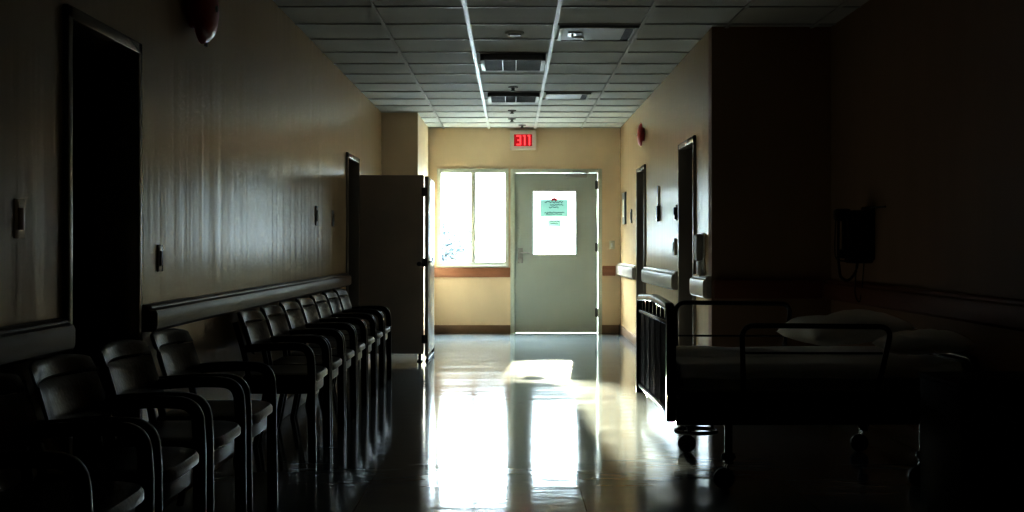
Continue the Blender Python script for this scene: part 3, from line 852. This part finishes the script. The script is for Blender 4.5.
def pillow(cx, cy, cz, lx, ly, th, rz, ry, label, seed):
    from mathutils import noise as nz
    bm = bmesh.new(); N = 26; G = {}
    for s_ in (0, 1):
        for i in range(N+1):
            for j in range(N+1):
                u = -1+2*i/N; v = -1+2*j/N
                a = max(0, (1-u**4))*max(0, (1-v**4))
                pinch = 1 - 0.10*(1-abs(u))*abs(v)**3 
                pinch2 = 1 - 0.10*(1-abs(v))*abs(u)**3
                n = nz.noise(Vector((u*2.5+seed, v*2.5, s_*5))) * 0.10 + nz.noise(Vector((u*6+seed, v*2, s_*3)))*0.06
                z = th/2*(a**0.55)*(1+n)*(1 if s_ else -1)
                if s_ == 0: z *= 0.72
                z -= 0.03*abs(u)**2*0
                G[s_, i, j] = bm.verts.new((u*lx/2*pinch2, v*ly/2*pinch, z - (0.010*math.sin(u*5+v*3+seed) + 0.006*math.exp(-((u+0.25-0.3*v)/0.12)**2))*a*s_))
    for s_ in (0, 1):
        for i in range(N):
            for j in range(N): bm.faces.new((G[s_, i, j], G[s_, i+1, j], G[s_, i+1, j+1], G[s_, i, j+1]))
    bmesh.ops.remove_doubles(bm, verts=bm.verts[:], dist=0.0006)
    o = obj('pillow', bm, m_pillow, None, (cx, cy, cz), smooth=180)
    o.rotation_euler = (0, ry, rz)
    return tag(o, label, 'pillow', 'pillows at the head of the bed')
pillow(1.76, 6.38, 0.692, 0.54, 0.62, 0.17, 0.12, -0.10, 'larger off-white pillow propped at the head of the bed, farther from camera', 1.0)
pillow(2.00, 5.85, 0.660, 0.42, 0.36, 0.12, -0.1, -0.05, 'smaller flatter pillow at the head of the bed, nearer the camera', 4.0)

# bedside cabinet in the dark corner
cb = thing('bedside_cabinet', 'black bedside cabinet in the dark corner at lower right, before the bed', 'cabinet', (1.985, 4.84, 0))
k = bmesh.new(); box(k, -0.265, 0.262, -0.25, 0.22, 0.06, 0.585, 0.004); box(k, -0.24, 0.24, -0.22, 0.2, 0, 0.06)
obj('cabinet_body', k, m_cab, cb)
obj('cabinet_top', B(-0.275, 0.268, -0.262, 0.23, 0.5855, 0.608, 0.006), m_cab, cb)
d = obj('drawer', B(-0.25, 0.25, -0.266, -0.2505, 0.43, 0.575, 0.004), m_cab, cb)
k = bmesh.new(); tube(k, fillet([(-0.06, -0.266, 0.50), (-0.06, -0.292, 0.50), (0.06, -0.292, 0.50), (0.06, -0.266, 0.50)], 0.012), 0.005, 8); obj('pull_handle', k, m_dsteel, d)
d = obj('cabinet_door', B(-0.25, 0.25, -0.266, -0.2505, 0.07, 0.42, 0.004), m_cab, cb)
k = bmesh.new(); tube(k, fillet([(-0.2, -0.266, 0.36), (-0.2, -0.292, 0.36), (-0.2, -0.292, 0.26), (-0.2, -0.266, 0.26)], 0.012), 0.005, 8); obj('pull_handle', k, m_dsteel, d)

# ------------------------------------------------------------------ light
w = bpy.data.worlds.new('world'); S.world = w; w.use_nodes = True
bg = w.node_tree.nodes['Background']
bg.inputs['Strength'].default_value = 1.0
_N = w.node_tree.nodes; _L = w.node_tree.links
_tc = _N.new('ShaderNodeTexCoord'); _sp = _N.new('ShaderNodeSeparateXYZ'); _rp = _N.new('ShaderNodeMapRange')
_L.new(_tc.outputs['Generated'], _sp.inputs['Vector']); _L.new(_sp.outputs['Z'], _rp.inputs['Value'])
_rp.interpolation_type = 'SMOOTHSTEP'
_rp.inputs['From Min'].default_value = 0.08; _rp.inputs['From Max'].default_value = 0.5
_rp.inputs['To Min'].default_value = 2.3; _rp.inputs['To Max'].default_value = 75.0
_cm = _N.new('ShaderNodeVectorMath'); _cm.operation = 'SCALE'
_cm.inputs[0].default_value = (0.80, 0.91, 1.0)
_L.new(_rp.outputs['Result'], _cm.inputs['Scale']); _L.new(_cm.outputs['Vector'], bg.inputs['Color'])

def portal(x0, x1, z0, z1):
    l = bpy.data.lights.new('portal', 'AREA'); l.shape = 'RECTANGLE'; l.size = x1-x0; l.size_y = z1-z0
    l.cycles.is_portal = True
    o = bpy.data.objects.new('portal', l); C.objects.link(o)
    o.location = ((x0+x1)/2, FAR+0.13, (z0+z1)/2)
    o.rotation_euler = (math.radians(-90), 0, 0)
portal(gx0, gx1, gz0, gz1); portal(GX0, GX1, GZ0, GZ1)

def beam(target, direction, dist, power, half_angle, name, blend=0.15, radius=0.15):
    l = bpy.data.lights.new(name, 'SPOT'); l.energy = power; l.spot_size = 2*half_angle; l.spot_blend = blend
    l.shadow_soft_size = radius; l.color = (1.0, 0.88, 0.68)
    o = bpy.data.objects.new(name, l); C.objects.link(o)
    d = Vector(direction).normalized()
    o.location = Vector(target) - d*dist
    o.rotation_euler = d.to_track_quat('-Z', 'Y').to_euler()
_src = Vector((-0.14, 30.7, 3.78)); _tg = Vector((0.35, FAR, 1.225))
beam(_tg, _tg-_src, (_tg-_src).length, 310000, 0.26/15.1, 'low_sun_patch_spot', 0.08, 0.12)  # added spot lamp outside, cone shaped to lay the long sun patch
beam((0.52, FAR, 1.21), (-0.068, -1, -0.27), 30, 500000, 0.22/30, 'high_sun_patch_spot', 0.25, 0.25)  # second added spot lamp, aimed for the smaller sun patch near the door

S.cycles.use_denoising = True
S.cycles.max_bounces = 12; S.cycles.diffuse_bounces = 8; S.cycles.glossy_bounces = 5; S.cycles.transparent_max_bounces = 12
S.cycles.sample_clamp_indirect = 0
S.cycles.caustics_reflective = True
S.view_settings.view_transform = 'Standard'
S.view_settings.look = 'None'
S.view_settings.exposure = 1.38
S.view_settings.gamma = 0.69
